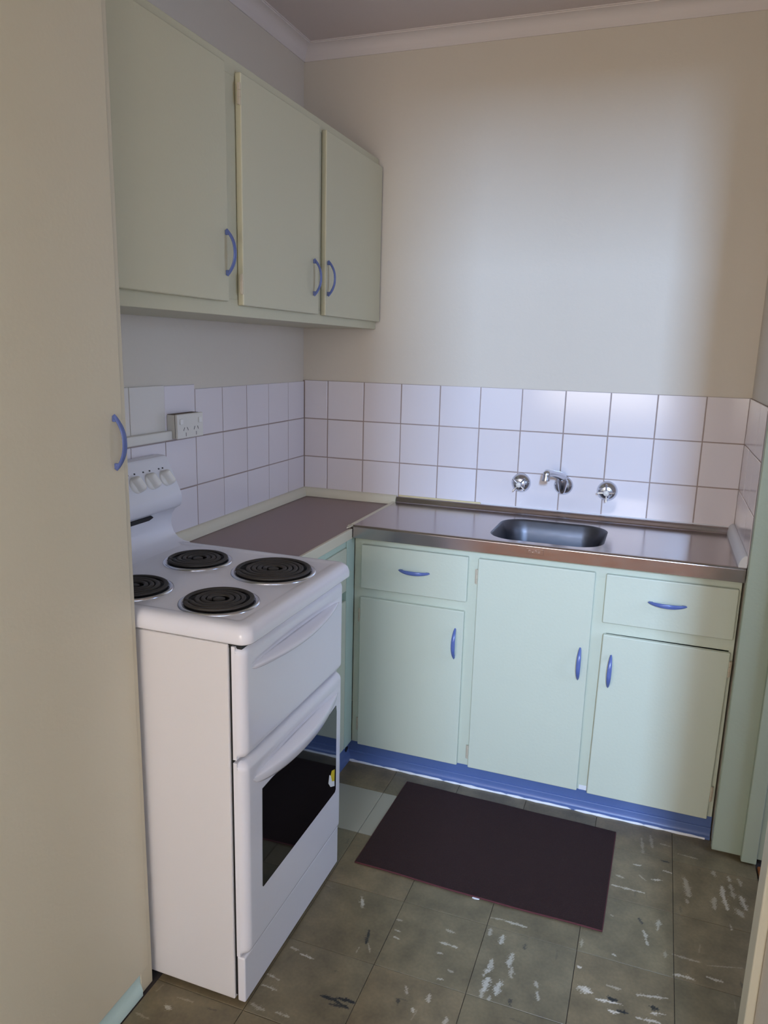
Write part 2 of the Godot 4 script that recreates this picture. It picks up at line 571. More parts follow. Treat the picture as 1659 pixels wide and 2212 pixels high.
# ---------------------------------------------------------------- the scene
func _ready() -> void:
	rng.seed = 11
	var cam := Camera3D.new()
	cam.name = "camera"
	add_child(cam)
	cam.transform = Transform3D(Basis(Vector3(0.93847724, 0.02493053, -0.34444004), Vector3(-0.09610786, 0.97684319, -0.19115612), Vector3(0.33169828, 0.21249906, 0.91914112)), Vector3(1.3365, 1.4622, 2.7254))
	cam.fov = rad_to_deg(2.0 * atan(1106.0 / 1621.71))
	cam.near = 0.05
	cam.far = 60.0
	var env := Environment.new()
	env.background_mode = Environment.BG_SKY
	var sky := Sky.new()
	var sm := ProceduralSkyMaterial.new()
	sm.sky_top_color = Color(0.45, 0.6, 0.85)
	sm.sky_horizon_color = Color(0.75, 0.82, 0.92)
	sm.ground_bottom_color = Color(0.25, 0.24, 0.22)
	sm.ground_horizon_color = Color(0.55, 0.56, 0.56)
	sky.sky_material = sm
	env.sky = sky
	env.background_energy_multiplier = 0.8
	env.tonemap_mode = Environment.TONE_MAPPER_LINEAR
	env.tonemap_exposure = 1.0
	env.sdfgi_enabled = true
	env.ssao_enabled = true
	env.ssil_enabled = true
	var we := WorldEnvironment.new()
	we.name = "environment"
	we.environment = env
	add_child(we)
	# daylight at the high window and beyond the doorway, plus an added warm fill
	area_light("window_light", Vector3(1.87, 2.20, 4.62), Vector3.ZERO, Vector2(0.2, 0.34), Color(0.67, 0.81, 1.0), 17.5)
	area_light("window_light_002", Vector3(0.85, 1.5, 4.62), Vector3.ZERO, Vector2(1.1, 1.1), Color(1.0, 0.955, 0.895), 3.6)  # added soft fill, standing in for light bounced around the room
	area_light("window_light_003", Vector3(2.93, 1.45, 1.2), Vector3(0, PI / 2, 0), Vector2(0.7, 0.9), Color(0.74, 0.83, 1.0), 1.7)

	make_materials()
	build_room()
	build_wall_tiles()
	build_floor_tiles()
	build_wall_cupboard()
	build_pantry()
	build_sink_cabinet()
	build_corner_cabinet()
	build_worktop()
	build_sink()
	build_taps()
	build_stove()
	build_outlet()
	build_mat()

func area_light(called: String, at: Vector3, turn: Vector3, size: Vector2, color: Color, energy: float) -> void:
	var l := AreaLight3D.new()
	l.name = called
	l.position = at
	l.rotation = turn
	l.area_size = size
	l.light_color = color
	l.light_energy = energy
	l.area_normalize_energy = true
	l.shadow_enabled = true
	l.set("area_range", 12.0)
	l.set("area_attenuation", 2.0)
	add_child(l)

# ---------------------------------------------------------------- room shell
const CEIL := 2.522
const TH := 0.12

func boxes(list: Array, r := 0.0015) -> Mesh:
	var st := begin()
	for b in list:
		rbox(st, b[0], b[1], r)
	return st.commit()

func build_room() -> void:
	struct("floor", boxes([[Vector3(-0.12, -0.15, -0.3), Vector3(3.15, -0.003, 4.85)]]), M.dark_grey, "olive grey vinyl tiled kitchen floor with white and black flecks", "floor")
	struct("ceiling", boxes([[Vector3(-0.12, CEIL, -0.3), Vector3(3.15, CEIL + 0.12, 4.85)]]), M.ceiling, "plain off-white ceiling above the cornice", "ceiling")
	struct("wall_back", boxes([[Vector3(-0.12, 0, -TH), Vector3(1.75, CEIL, 0)]]), M.wall, "cream back wall above the sink with white square tiles along its foot", "wall")
	struct("wall_left", boxes([[Vector3(-TH, 0, 0), Vector3(0, CEIL, 4.7)]]), M.wall, "cream left wall behind the stove and the wall cupboard", "wall")
	# right wall: a short nib beside the sink, the doorway, then more wall towards the camera
	struct("wall_right", boxes([[Vector3(1.614, 0, 0), Vector3(1.75, CEIL, 0.478)], [Vector3(1.614, 2.07, 0.478), Vector3(1.75, CEIL, 1.325)], [Vector3(1.614, 0, 1.325), Vector3(1.75, CEIL, 2.1)], [Vector3(1.75, 0, 1.98), Vector3(3.1, CEIL, 2.1)], [Vector3(3.0, 0, 2.1), Vector3(3.12, CEIL, 4.7)]]), M.wall, "short cream wall at the right end of the sink, beside the doorway", "wall")
	# the little room beyond the doorway
	struct("wall_side", boxes([[Vector3(1.75, 0, -0.24), Vector3(3.0, CEIL, -0.12)], [Vector3(3.0, 0, -0.24), Vector3(3.12, 0.95, 2.1)], [Vector3(3.0, 1.95, -0.24), Vector3(3.12, CEIL, 2.1)], [Vector3(3.0, 0.95, -0.24), Vector3(3.12, 1.95, 0.8)], [Vector3(3.0, 0.95, 1.6), Vector3(3.12, 1.95, 2.1)]]), M.wall, "walls of the small room through the doorway on the right", "wall")
	# wall behind the camera with two windows, plus added header and stub blocking light
	struct("wall_front", boxes([[Vector3(-0.12, 0, 4.7), Vector3(3.12, 0.92, 4.82)], [Vector3(-0.12, 0.92, 4.7), Vector3(0.25, CEIL, 4.82)], [Vector3(0.25, 2.08, 4.7), Vector3(1.45, CEIL, 4.82)], [Vector3(1.45, 0.92, 4.7), Vector3(1.73, CEIL, 4.82)], [Vector3(1.73, 0.92, 4.7), Vector3(2.01, 2.0, 4.82)], [Vector3(1.73, 2.4, 4.7), Vector3(2.01, CEIL, 4.82)], [Vector3(2.01, 0.92, 4.7), Vector3(3.12, CEIL, 4.82)], [Vector3(-0.12, 2.15, 2.92), Vector3(3.12, CEIL, 3.02)], [Vector3(1.38, 0, 3.16), Vector3(1.43, CEIL, 3.9)]]), M.wall, "wall with windows behind the camera, with an added header and stub blocking light", "wall")
	window("window_1", Vector3(1.73, 2.0, 4.76), Vector2(0.28, 0.40), Basis(), "small high window letting in bluish daylight behind the camera")
	window("window_2", Vector3(0.25, 0.92, 4.76), Vector2(1.20, 1.16), Basis(), "wide window behind the camera, added for the warm fill light")  # unseen window added to carry the warm fill
	window("window_3", Vector3(3.06, 0.95, 1.6), Vector2(0.80, 1.0), Basis(Vector3.UP, PI / 2), "window of the small room through the doorway")
	# cornice: a scotia with a small step at each edge
	var prof := [Vector2(0, 0), Vector2(0, -0.049), Vector2(0.004, -0.049), Vector2(0.006, -0.044)]
	for k in 9:
		var a := PI / 2 * k / 8.0
		prof.append(Vector2(0.044 - 0.036 * cos(a), -0.042 + 0.036 * sin(a)))
	prof.append(Vector2(0.044, -0.003))
	prof.append(Vector2(0.049, -0.003))
	prof.append(Vector2(0.049, 0))
	var st := begin()
	prism(st, prof, 1.614, Transform3D(Basis(Vector3.BACK, Vector3.UP, Vector3.RIGHT) , Vector3(0, CEIL, 0)))
	struct("trim_1", st.commit(), M.cornice, "off-white scotia cornice along the top of the back wall", "cornice")
	st = begin()
	prism(st, prof, 4.7, Transform3D(Basis(Vector3.RIGHT, Vector3.UP, Vector3.BACK), Vector3(0, CEIL, 0)))
	struct("trim_2", st.commit(), M.cornice, "off-white scotia cornice along the top of the left wall", "cornice")
	# cream quarter-round bead where the worktop meets the tiles
	var q := [Vector2(0, 0)]
	for k in 9:
		var a := PI / 2 * k / 8.0
		q.append(Vector2(0.022 * cos(a) + 0.002 * (1 - cos(a)), 0.034 * sin(a) + 0.001))
	st = begin()
	prism(st, q, 0.955, Transform3D(Basis(Vector3.RIGHT, Vector3.UP, Vector3.BACK), Vector3(0.004, 0.871, 0.004)))
	prism(st, q, 0.403, Transform3D(Basis(Vector3.BACK, Vector3.UP, Vector3.RIGHT), Vector3(0.004, 0.871, 0.004)))
	struct("trim_3", st.commit(), M.cream, "cream quarter-round bead between the brown worktop and the wall tiles", "trim")
	st = begin()
	prism(st, q, 0.45, Transform3D(Basis(Vector3.LEFT, Vector3.UP, Vector3.BACK), Vector3(1.610, 0.882, 0.006)))
	struct("trim_4", st.commit(), M.white_paint, "white bead between the right end of the sink and the wall tiles", "trim")
	# yellowed sealant behind the sink
	st = begin()
	rbox(st, Vector3(0.415, 0.9, 0.003), Vector3(0.74, 0.9085, 0.012), 0.003, 2)
	struct("trim_5", st.commit(), M.sealant, "yellowed strip of sealant behind the left end of the sink", "sealant")
	st = begin()
	rbox(st, Vector3(0.74, 0.9, 0.003), Vector3(1.605, 0.906, 0.011), 0.003, 2)
	struct("trim_6", st.commit(), M.white_paint, "thin white sealant line behind the taps and sink", "sealant")

	# doorway on the right: lining with a stop, architraves, worn timber threshold
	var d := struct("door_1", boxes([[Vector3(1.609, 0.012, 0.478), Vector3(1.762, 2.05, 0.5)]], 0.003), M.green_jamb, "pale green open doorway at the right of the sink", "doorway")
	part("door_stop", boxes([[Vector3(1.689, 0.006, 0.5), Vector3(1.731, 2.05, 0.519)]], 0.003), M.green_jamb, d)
	part("jamb", boxes([[Vector3(1.602, 0, 1.303), Vector3(1.762, 2.05, 1.325)]], 0.003), M.cream, d, "cream painted jamb on the camera side")
	part("door_stop", boxes([[Vector3(1.689, 0, 1.285), Vector3(1.731, 2.05, 1.303)]], 0.003), M.cream, d)
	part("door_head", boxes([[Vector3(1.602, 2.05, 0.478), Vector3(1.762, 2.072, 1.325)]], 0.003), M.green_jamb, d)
	part("architrave", boxes([[Vector3(1.597, 0, 1.309), Vector3(1.614, 2.11, 1.37)]], 0.004), M.cream, d)
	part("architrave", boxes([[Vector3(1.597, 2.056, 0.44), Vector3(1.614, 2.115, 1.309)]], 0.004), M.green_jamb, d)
	part("threshold", boxes([[Vector3(1.7335, -0.003, 0.522), Vector3(1.86, 0.008, 1.303)]], 0.004), M.wood, d, "worn orange-brown timber threshold")
	# boarded floor of the little room and of the room behind the camera
	st = begin()
	for k in 12:
		rbox(st, Vector3(1.862 + k * 0.093, -0.003, -0.12), Vector3(1.953 + k * 0.093, 0.0, 1.98), 0.001)
	part("floorboards", st.commit(), M.wood, get_node("floor")).set_meta("kind", "stuff")
	st = begin()
	for k in 18:
		rbox(st, Vector3(0.0, -0.003, 3.106 + k * 0.088), Vector3(3.0, 0.0, 3.192 + k * 0.088), 0.001)
	part("floorboards", st.commit(), M.wood, get_node("floor")).set_meta("kind", "stuff")

func window(called: String, corner: Vector3, size: Vector2, turn: Basis, label: String) -> void:
	var st := begin()
	var t := 0.04
	rbox(st, Vector3(0, 0, -0.03), Vector3(size.x, t, 0.03), 0.003)
	rbox(st, Vector3(0, size.y - t, -0.03), Vector3(size.x, size.y, 0.03), 0.003)
	rbox(st, Vector3(0, t, -0.03), Vector3(t, size.y - t, 0.03), 0.003)
	rbox(st, Vector3(size.x - t, t, -0.03), Vector3(size.x, size.y - t, 0.03), 0.003)
	var o := struct(called, st.commit(), M.white_paint, label, "window")
	o.transform = Transform3D(turn, corner)
	part("pane", boxm(Vector3(t, t, -0.003), Vector3(size.x - t, size.y - t, 0.003), 0.0005), M.pane, o)

func build_wall_tiles() -> void:
	var p := 0.1525
	var g := 0.0028
	var ys := [1.335, 1.184, 1.0325, 0.892]
	# grout bed and tiles of the back wall
	var wb: Node3D = get_node("wall_back")
	part("grout", boxm(Vector3(0.0, 0.89, 0.0), Vector3(1.614, 1.334, 0.0044), 0.0005), M.grout, wb)
	var xs := [0.006]
	for k in 10:
		xs.append(0.1076 + k * p)
	xs.append(1.61)
	for r in 3:
		for i in xs.size() - 1:
			var w: float = xs[i + 1] - xs[i] - g
			var m: Material = M.tile if rng.randf() < 0.7 else M.tile_warm
			lay_tile(wb, "tile", m, Vector3(xs[i] + g * 0.5, ys[r + 1] + g * 0.5, 0.0005), Vector3.RIGHT, Vector3.UP, w, ys[r] - ys[r + 1] - g)
	# left wall
	var wl: Node3D = get_node("wall_left")
	part("grout", boxm(Vector3(0.0, 0.89, 0.0), Vector3(0.0044, 1.328, 1.67), 0.0005), M.grout, wl)
	var zs := [0.006]
	for k in 11:
		zs.append(0.142 + k * 0.1536)
	for r in 3:
		for i in zs.size() - 1:
			var w: float = zs[i + 1] - zs[i] - g
			var m: Material = M.tile if rng.randf() < 0.6 else M.tile_warm
			var top: float = ys[r]
			var t := 0.005
			if r == 0:
				top = 1.330
				if i == 5:
					top = 1.344
				elif i > 5:
					top = 1.346
					m = M.tile_cream
					t = 0.007
			lay_tile(wl, "tile", m, Vector3(0.0005, ys[r + 1] + g * 0.5, zs[i + 1] - g * 0.5), Vector3.FORWARD, Vector3.UP, w, top - ys[r + 1] - g, t)
	# right nib
	var wr: Node3D = get_node("wall_right")
	part("grout", boxm(Vector3(1.6096, 0.89, 0.0), Vector3(1.614, 1.334, 0.476), 0.0005), M.grout, wr)
	var zr := [0.006, 0.158, 0.311, 0.463]
	for r in 3:
		for i in 3:
			lay_tile(wr, "tile", M.tile_warm, Vector3(1.6135, ys[r + 1] + g * 0.5, zr[i] + g * 0.5), Vector3.BACK, Vector3.UP, zr[i + 1] - zr[i] - g, ys[r] - ys[r + 1] - g)

func build_floor_tiles() -> void:
	var f: Node3D = get_node("floor")
	var q := 0.2286
	var g := 0.0013
	for i in 6:
		for k in 12:
			var x0 := 0.357 + i * q
			var z0 := 0.3527 + k * q
			if k == 0:
				z0 = 0.40
			var z1 := 0.3527 + (k + 1) * q
			var tone := rng.randi() % 4
			if k == 1 and i in [0, 1]:
				tone = 4
			var x1 := x0 + q
			if i == 5:
				x1 = 1.731
			lay_tile(f, "floor_tile", M["vinyl_%d" % tone], Vector3(x0 + g * 0.5, -0.003, z1 - g * 0.5), Vector3.RIGHT, Vector3.FORWARD, x1 - x0 - g, z1 - z0 - g, 0.003 + rng.randf_range(-0.0003, 0.0003), 0.0006)

# ---------------------------------------------------------------- cupboards
# a flat door or drawer front facing z, its lower left corner at the origin
func slab(w: float, h: float, t := 0.016) -> Mesh:
	var st := begin()
	rbox(st, Vector3(0, 0, 0), Vector3(w, h, t), 0.0035, 2)
	return st.commit()

func add_door(parent: Node3D, called: String, at: Vector3, turn: Basis, w: float, h: float, t: float, mat: Material, handle_at: Vector2, upright: bool, hinges: Array, hinge_x := 0.0) -> MeshInstance3D:
	var d := part(called, slab(w, h, t), mat, parent)
	d.transform = Transform3D(turn, at)
	var hm := part("handle", M.handle_mesh, M.handle_blue, d, "blue painted bow handle")
	hm.position = Vector3(handle_at.x, handle_at.y, t)
	if not upright:
		hm.rotation = Vector3(0, 0, PI / 2)
	for y in hinges:
		var hg := part("hinge", M.hinge_mesh, M.hinge_mat, d)
		hg.position = Vector3(hinge_x, y, t - 0.004)
	return d

func build_wall_cupboard() -> void:
	M.handle_mesh = handle_mesh()
	M.hinge_mesh = hinge_mesh()
	M.hinge_mat = M.cream
	var c := thing("wall_cupboard", "long pale green wall cupboard with three doors above the stove and worktop", "cupboard", Vector3.ZERO)
	var st := begin()
	rbox(st, Vector3(0.003, 1.533, 0.003), Vector3(0.285, 1.548, 1.495), 0.001)
	rbox(st, Vector3(0.003, 2.113, 0.003), Vector3(0.285, 2.128, 1.495), 0.001)
	rbox(st, Vector3(0.003, 1.548, 0.003), Vector3(0.01, 2.113, 1.495), 0.001)
	rbox(st, Vector3(0.01, 1.548, 0.003), Vector3(0.285, 2.113, 0.018), 0.001)
	rbox(st, Vector3(0.01, 1.548, 1.48), Vector3(0.285, 2.113, 1.495), 0.001)
	part("body", st.commit(), M.green_upper, c)
	# face frame
	part("frame_rail", boxm(Vector3(0.285, 1.533, 0.003), Vector3(0.301, 1.575, 1.495), 0.002), M.green_upper, c)
	part("frame_rail", boxm(Vector3(0.285, 2.09, 0.003), Vector3(0.301, 2.128, 1.495), 0.002), M.green_upper, c)
	for z in [[0.003, 0.03], [0.475, 0.56], [0.975, 1.075], [1.46, 1.495]]:
		part("frame_stile", boxm(Vector3(0.285, 1.574, z[0]), Vector3(0.3005, 2.091, z[1]), 0.002), M.green_upper, c)
	var face := Basis(Vector3.FORWARD, Vector3.UP, Vector3.RIGHT)
	M.hinge_mat = M.rust_cream
	# z falls along the local x of a door on this wall
	add_door(c, "door", Vector3(0.3015, 1.566, 1.488), face, 0.428, 0.536, 0.0165, M.green_upper, Vector2(1.488 - 1.073, 0.113), true, [])
	add_door(c, "door", Vector3(0.3015, 1.5605, 0.994), face, 0.449, 0.5405, 0.0175, M.green_upper, Vector2(0.994 - 0.585, 0.106), true, [0.052, 0.492], -0.001)
	add_door(c, "door", Vector3(0.3015, 1.5595, 0.496), face, 0.486, 0.5405, 0.0175, M.green_upper, Vector2(0.013, 0.113), true, [])

func build_pantry() -> void:
	var c := thing("pantry_cupboard", "tall cream pantry cupboard at the left edge, nearest the camera", "cupboard", Vector3.ZERO)
	part("body", boxm(Vector3(0.004, 0.0, 1.503), Vector3(0.334, 2.47, 2.35), 0.002), M.pantry, c)
	part("frame_stile", boxm(Vector3(0.33, 0.0, 1.5035), Vector3(0.3495, 2.47, 1.545), 0.003, 2), M.pantry, c)
	part("frame_rail", boxm(Vector3(0.33, 2.40, 1.545), Vector3(0.347, 2.47, 2.35), 0.002), M.pantry, c)
	var face := Basis(Vector3.FORWARD, Vector3.UP, Vector3.RIGHT)
	M.hinge_mat = M.cream
	add_door(c, "door", Vector3(0.336, 0.057, 2.16), face, 0.643, 2.335, 0.0165, M.pantry, Vector2(2.16 - 1.546, 1.215), true, [])
	# aqua skirting with a small cove along its foot
	var prof := [Vector2(0, 0), Vector2(0.0205, 0), Vector2(0.0205, 0.014), Vector2(0.017, 0.024), Vector2(0.0145, 0.034), Vector2(0.0135, 0.056), Vector2(0, 0.056)]
	var st := begin()
	prism(st, prof, 0.80, Transform3D(Basis(Vector3.RIGHT, Vector3.UP, Vector3.BACK), Vector3(0.334, 0.0005, 1.546)))
	part("kickboard", st.commit(), M.aqua_pale, c, "pale aqua kickboard")

func build_sink_cabinet() -> void:
	var c := thing("sink_cabinet", "pale green base cabinet under the stainless steel sink with two drawers and three doors", "cabinet", Vector3.ZERO)
	var st := begin()
	rbox(st, Vector3(0.41, 0.05, 0.02), Vector3(0.425, 0.835, 0.405), 0.001)
	rbox(st, Vector3(1.595, 0.05, 0.02), Vector3(1.609, 0.835, 0.405), 0.001)
	rbox(st, Vector3(0.425, 0.06, 0.02), Vector3(1.595, 0.075, 0.405), 0.001)
	rbox(st, Vector3(0.425, 0.075, 0.01), Vector3(1.595, 0.835, 0.02), 0.001)
	rbox(st, Vector3(0.81, 0.075, 0.02), Vector3(0.825, 0.70, 0.405), 0.001)
	rbox(st, Vector3(1.21, 0.075, 0.02), Vector3(1.225, 0.70, 0.405), 0.001)
	part("body", st.commit(), M.green, c)
	part("frame_rail", boxm(Vector3(0.404, 0.796, 0.405), Vector3(1.608, 0.838, 0.4245), 0.0015), M.green, c)
	part("frame_rail", boxm(Vector3(0.44, 0.61, 0.405), Vector3(0.80, 0.675, 0.4243), 0.0015), M.green, c)
	part("frame_rail", boxm(Vector3(1.235, 0.6190, 0.405), Vector3(1.60, 0.672, 0.4243), 0.0015), M.green, c)
	for x in [[0.404, 0.448], [0.788, 0.852], [1.185, 1.247], [1.5945, 1.608]]:
		part("frame_stile", boxm(Vector3(x[0], 0.073, 0.405), Vector3(x[1], 0.797, 0.4245), 0.0015), M.green, c)
	# drawer fronts and doors stand proud of the frame
	M.hinge_mat = M.rust_cream
	add_door(c, "drawer", Vector3(0.433, 0.660, 0.4255), Basis(), 0.371, 0.154, 0.0145, M.green, Vector2(0.191, 0.082), false, [])
	add_door(c, "drawer", Vector3(1.233, 0.657, 0.4255), Basis(), 0.368, 0.155, 0.0145, M.green, Vector2(0.180, 0.085), false, [])
	add_door(c, "door", Vector3(0.432, 0.0735, 0.4255), Basis(), 0.367, 0.5545, 0.0155, M.green, Vector2(0.341, 0.441), true, [0.078, 0.488], -0.002)
	add_door(c, "door", Vector3(0.837, 0.0745, 0.4255), Basis(), 0.364, 0.7385, 0.0155, M.green, Vector2(0.338, 0.439), true, [0.055, 0.677], -0.003)
	# the right-hand door has dropped a little on its hinges and stands slightly open
	var dr := Basis(Vector3.UP, 0.014) * Basis(Vector3.BACK, -0.012)
	add_door(c, "door", Vector3(1.2325, 0.0765, 0.432), dr, 0.360, 0.5455, 0.0155, M.green, Vector2(0.030, 0.431), true, [0.085, 0.495], 0.362)
	part("paint_chip", boxm(Vector3(1.206, 0.073, 0.4235), Vector3(1.231, 0.089, 0.4252), 0.0004), M.white_paint, c, "bare white patch at the foot of a stile")
	# blue kickboard with a cove foot and a white paint line along the floor
	var prof := [Vector2(0, 0), Vector2(0.0185, 0), Vector2(0.0185, 0.007)]
	for k in 7:
		var a := PI / 2 * k / 6.0
		prof.append(Vector2(0.0180 - 0.0095 * sin(a), 0.031 - 0.023 * cos(a)))
	prof.append_array([Vector2(0.0095, 0.0315), Vector2(0.0095, 0.0345), Vector2(0.0085, 0.0355), Vector2(0.005, 0.0357), Vector2(0.005, 0.0735), Vector2(0, 0.0735)])
	st = begin()
	prism(st, prof, 1.219, Transform3D(Basis(Vector3.BACK, Vector3.UP, Vector3.RIGHT), Vector3(0.390, 0.0005, 0.4185)))
	part("kickboard", st.commit(), M.blue, c, "blue painted kickboard")
	st = begin()
	var pts := []
	var rad := []
	for k in 61:
		pts.append(Vector3(0.395 + 1.2 * k / 60.0, 0.002, 0.4345 + 0.0012 * sin(k * 1.7) + 0.001 * sin(k * 0.6)))
		rad.append(0.0054 + 0.0009 * sin(k * 2.3) + 0.0008 * sin(k * 0.9))
	tube(st, pts, rad, 8)
	part("paint_line", st.commit(), M.white_paint, c, "white paint line along the floor")

func build_corner_cabinet() -> void:
	var c := thing("corner_cabinet", "pale green base cabinet under the brown worktop, between stove and sink", "cabinet", Vector3.ZERO)
	part("body", boxm(Vector3(0.004, 0.05, 0.446), Vector3(0.383, 0.835, 0.95), 0.002), M.aqua, c)
	part("frame_stile", boxm(Vector3(0.383, 0.073, 0.4255), Vector3(0.4036, 0.838, 0.492), 0.002), M.aqua, c)
	part("frame_rail", boxm(Vector3(0.383, 0.812, 0.492), Vector3(0.3995, 0.838, 0.95), 0.002), M.aqua, c)
	part("frame_stile", boxm(Vector3(0.383, 0.073, 0.91), Vector3(0.4005, 0.812, 0.95), 0.002), M.aqua, c)
	var face := Basis(Vector3.FORWARD, Vector3.UP, Vector3.RIGHT)
	add_door(c, "drawer", Vector3(0.394, 0.662, 0.925), face, 0.425, 0.150, 0.012, M.green, Vector2(0.062, 0.080), false, [])
	add_door(c, "door", Vector3(0.394, 0.078, 0.925), face, 0.425, 0.552, 0.012, M.green, Vector2(0.03, 0.44), true, [])
	var st := begin()
	var prof := [Vector2(0, 0), Vector2(0.02, 0), Vector2(0.02, 0.012), Vector2(0.014, 0.026), Vector2(0.0115, 0.036), Vector2(0.0115, 0.0735), Vector2(0, 0.0735)]
	prism(st, prof, 0.53, Transform3D(Basis(Vector3.RIGHT, Vector3.UP, Vector3.BACK), Vector3(0.383, 0.0005, 0.4255)))
	part("kickboard", st.commit(), M.blue, c, "blue painted kickboard")
	st = begin()
	var hole := []
	for k in 14:
		var a := TAU * k / 14
		hole.append(Vector2(cos(a) * (0.012 + 0.003 * sin(k * 2.1)), sin(a) * (0.009 + 0.002 * cos(k * 1.3))))
	prism(st, hole, 0.0035, Transform3D(Basis(Vector3.FORWARD, Vector3.UP, Vector3.RIGHT), Vector3(0.393, 0.052, 0.452)))
	part("hole", st.commit(), M.dark, c, "dark hole knocked in the kickboard")

func build_worktop() -> void:
	var c := thing("worktop", "brown laminate worktop with a cream edge between the stove and the sink", "worktop", Vector3.ZERO)
	part("board", boxm(Vector3(0.004, 0.8395, 0.004), Vector3(0.4, 0.871, 0.952), 0.001), M.laminate, c)
	part("edge_strip", boxm(Vector3(0.4, 0.838, 0.466), Vector3(0.4105, 0.8722, 0.952), 0.002, 2), M.cream, c, "cream edge strip")
	part("end_strip", boxm(Vector3(0.395, 0.8705, 0.012), Vector3(0.4105, 0.8835, 0.446), 0.003, 2), M.cream, c, "cream bead against the steel")
	# torn corner of the bead sticking up
	var st := begin()
	var flap := [Vector2(0, 0), Vector2(0.018, 0.004), Vector2(0.026, 0.018), Vector2(0.022, 0.034), Vector2(0.011, 0.04), Vector2(0.006, 0.022)]
	prism(st, flap, 0.003, Transform3D(Basis(Vector3(0.95, 0.3, 0).normalized(), Vector3(0, -0.1, 1).normalized(), Vector3(0.3, -0.95, 0).normalized()), Vector3(0.384, 0.8775, 0.440)))
	part("torn_corner", st.commit(), M.cream, c, "torn corner of the cream bead")

func build_sink() -> void:
	var c := thing("sink_bench", "stainless steel sink bench with one bowl along the back wall", "sink", Vector3.ZERO)
	var x0 := 0.4115
	var x1 := 1.6085
	var y := 0.8835
	var bx := [0.853, 1.214]
	var bz := [0.108, 0.428]
	var r := 0.085
	var st := begin()
	var zb := 0.03
	var zf := 0.452
	# deck around the bowl
	for q in [[x0, bx[0], zb, zf], [bx[1], x1, zb, zf], [bx[0], bx[1], zb, bz[0]], [bx[0], bx[1], bz[1], zf]]:
		quad(st, Vector3(q[0], y, q[2]), Vector3(q[1], y, q[2]), Vector3(q[1], y, q[3]), Vector3(q[0], y, q[3]), Vector3.UP)
	for sx in 2:
		for sz in 2:
			var corner := Vector3(bx[sx], y, bz[sz])
			var mid := Vector3(bx[sx] + (r if sx == 0 else -r), y, bz[sz] + (r if sz == 0 else -r))
			for k in 8:
				var pq := []
				for e in 2:
					var a := PI / 2 * (k + e) / 8.0
					pq.append(mid + Vector3((-1 if sx == 0 else 1) * cos(a) * r, 0, (-1 if sz == 0 else 1) * sin(a) * r))
				tri(st, corner, pq[0], pq[1], Vector3.UP, Vector3.UP, Vector3.UP)
	# rolled front nose, and the upstand along the wall
	var nose := [Vector2(0.452, y), Vector2(0.4535, y), Vector2(0.4575, y - 0.0008), Vector2(0.461, y - 0.003), Vector2(0.4625, y - 0.0065), Vector2(0.4625, y - 0.0075), Vector2(0.4625, 0.8415), Vector2(0.4625, 0.8405), Vector2(0.4595, 0.839), Vector2(0.4595, y - 0.006), Vector2(0.452, y - 0.002)]
	prism(st, nose, x1 - x0, Transform3D(Basis(Vector3.BACK, Vector3.UP, Vector3.RIGHT), Vector3(x0, 0, 0)), 0.5)
	var back := [Vector2(zb, y), Vector2(zb - 0.003, y + 0.0015), Vector2(zb - 0.006, y + 0.006), Vector2(zb - 0.0085, y + 0.014), Vector2(zb - 0.012, y + 0.0185), Vector2(zb - 0.018, y + 0.02), Vector2(0.006, y + 0.02), Vector2(0.006, y - 0.002), Vector2(zb, y - 0.002)]
	prism(st, back, x1 - x0, Transform3D(Basis(Vector3.BACK, Vector3.UP, Vector3.RIGHT), Vector3(x0, 0, 0)), 0.5)
	rbox(st, Vector3(x0, 0.8395, 0.008), Vector3(x0 + 0.0015, y - 0.001, 0.46), 0.0003)
	rbox(st, Vector3(x1 - 0.0015, 0.8395, 0.008), Vector3(x1, y - 0.001, 0.46), 0.0003)
	part("bench_top", st.commit(), M.steel, c)
	# the bowl: rings from the rim down
	st = begin()
	var rings := []
	var cx: float = (bx[0] + bx[1]) * 0.5
	var cz: float = (bz[0] + bz[1]) * 0.5
	var hx: float = (bx[1] - bx[0]) * 0.5
	var hz: float = (bz[1] - bz[0]) * 0.5
	for e in [[0.0, 0.0], [0.003, -0.002], [0.007, -0.007], [0.014, -0.022], [0.024, -0.044], [0.027, -0.09], [0.031, -0.128], [0.038, -0.145], [0.05, -0.153], [0.075, -0.156], [0.11, -0.158]]:
		var ring := []
		for p in rrect(cx, cz, hx - e[0], hz - e[0], maxf(r - e[0] * 0.8, 0.02), 8):
			ring.append(Vector3(p.x, y + e[1], p.y))
		rings.append(ring)
	skin(st, rings, Vector3.ZERO, true)
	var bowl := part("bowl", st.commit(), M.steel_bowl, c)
	st = begin()
	lathe(st, [Vector2(0, 0.0005), Vector2(0.018, 0.0005), Vector2(0.022, 0.003), Vector2(0.036, 0.003), Vector2(0.04, 0.0)], 28, Transform3D(Basis(), Vector3(cx, y - 0.158, cz)))
	part("drain", st.commit(), M.chrome, bowl)
	# small stamped maker's plate on the front lip; its letters cannot be made out
	var badge := part("badge", boxm(Vector3(0.99, 0.8535, 0.462), Vector3(1.044, 0.8715, 0.4634), 0.0008), M.steel, c, "small stamped plate with raised lettering")
	st = begin()
	for k in 8:
		var bxx := 0.998 + k * 0.0048
		rbox(st, Vector3(bxx, 0.859, 0.4632), Vector3(bxx + 0.0014, 0.8665, 0.4644), 0.0003)
		if k % 2 == 0:
			rbox(st, Vector3(bxx + 0.001, 0.859 + (0.0055 if k % 4 == 0 else 0.0), 0.4632), Vector3(bxx + 0.0052, 0.861 + (0.0055 if k % 4 == 0 else 0.0), 0.4643), 0.0003)
	part("raised_lettering", st.commit(), M.chrome, badge)

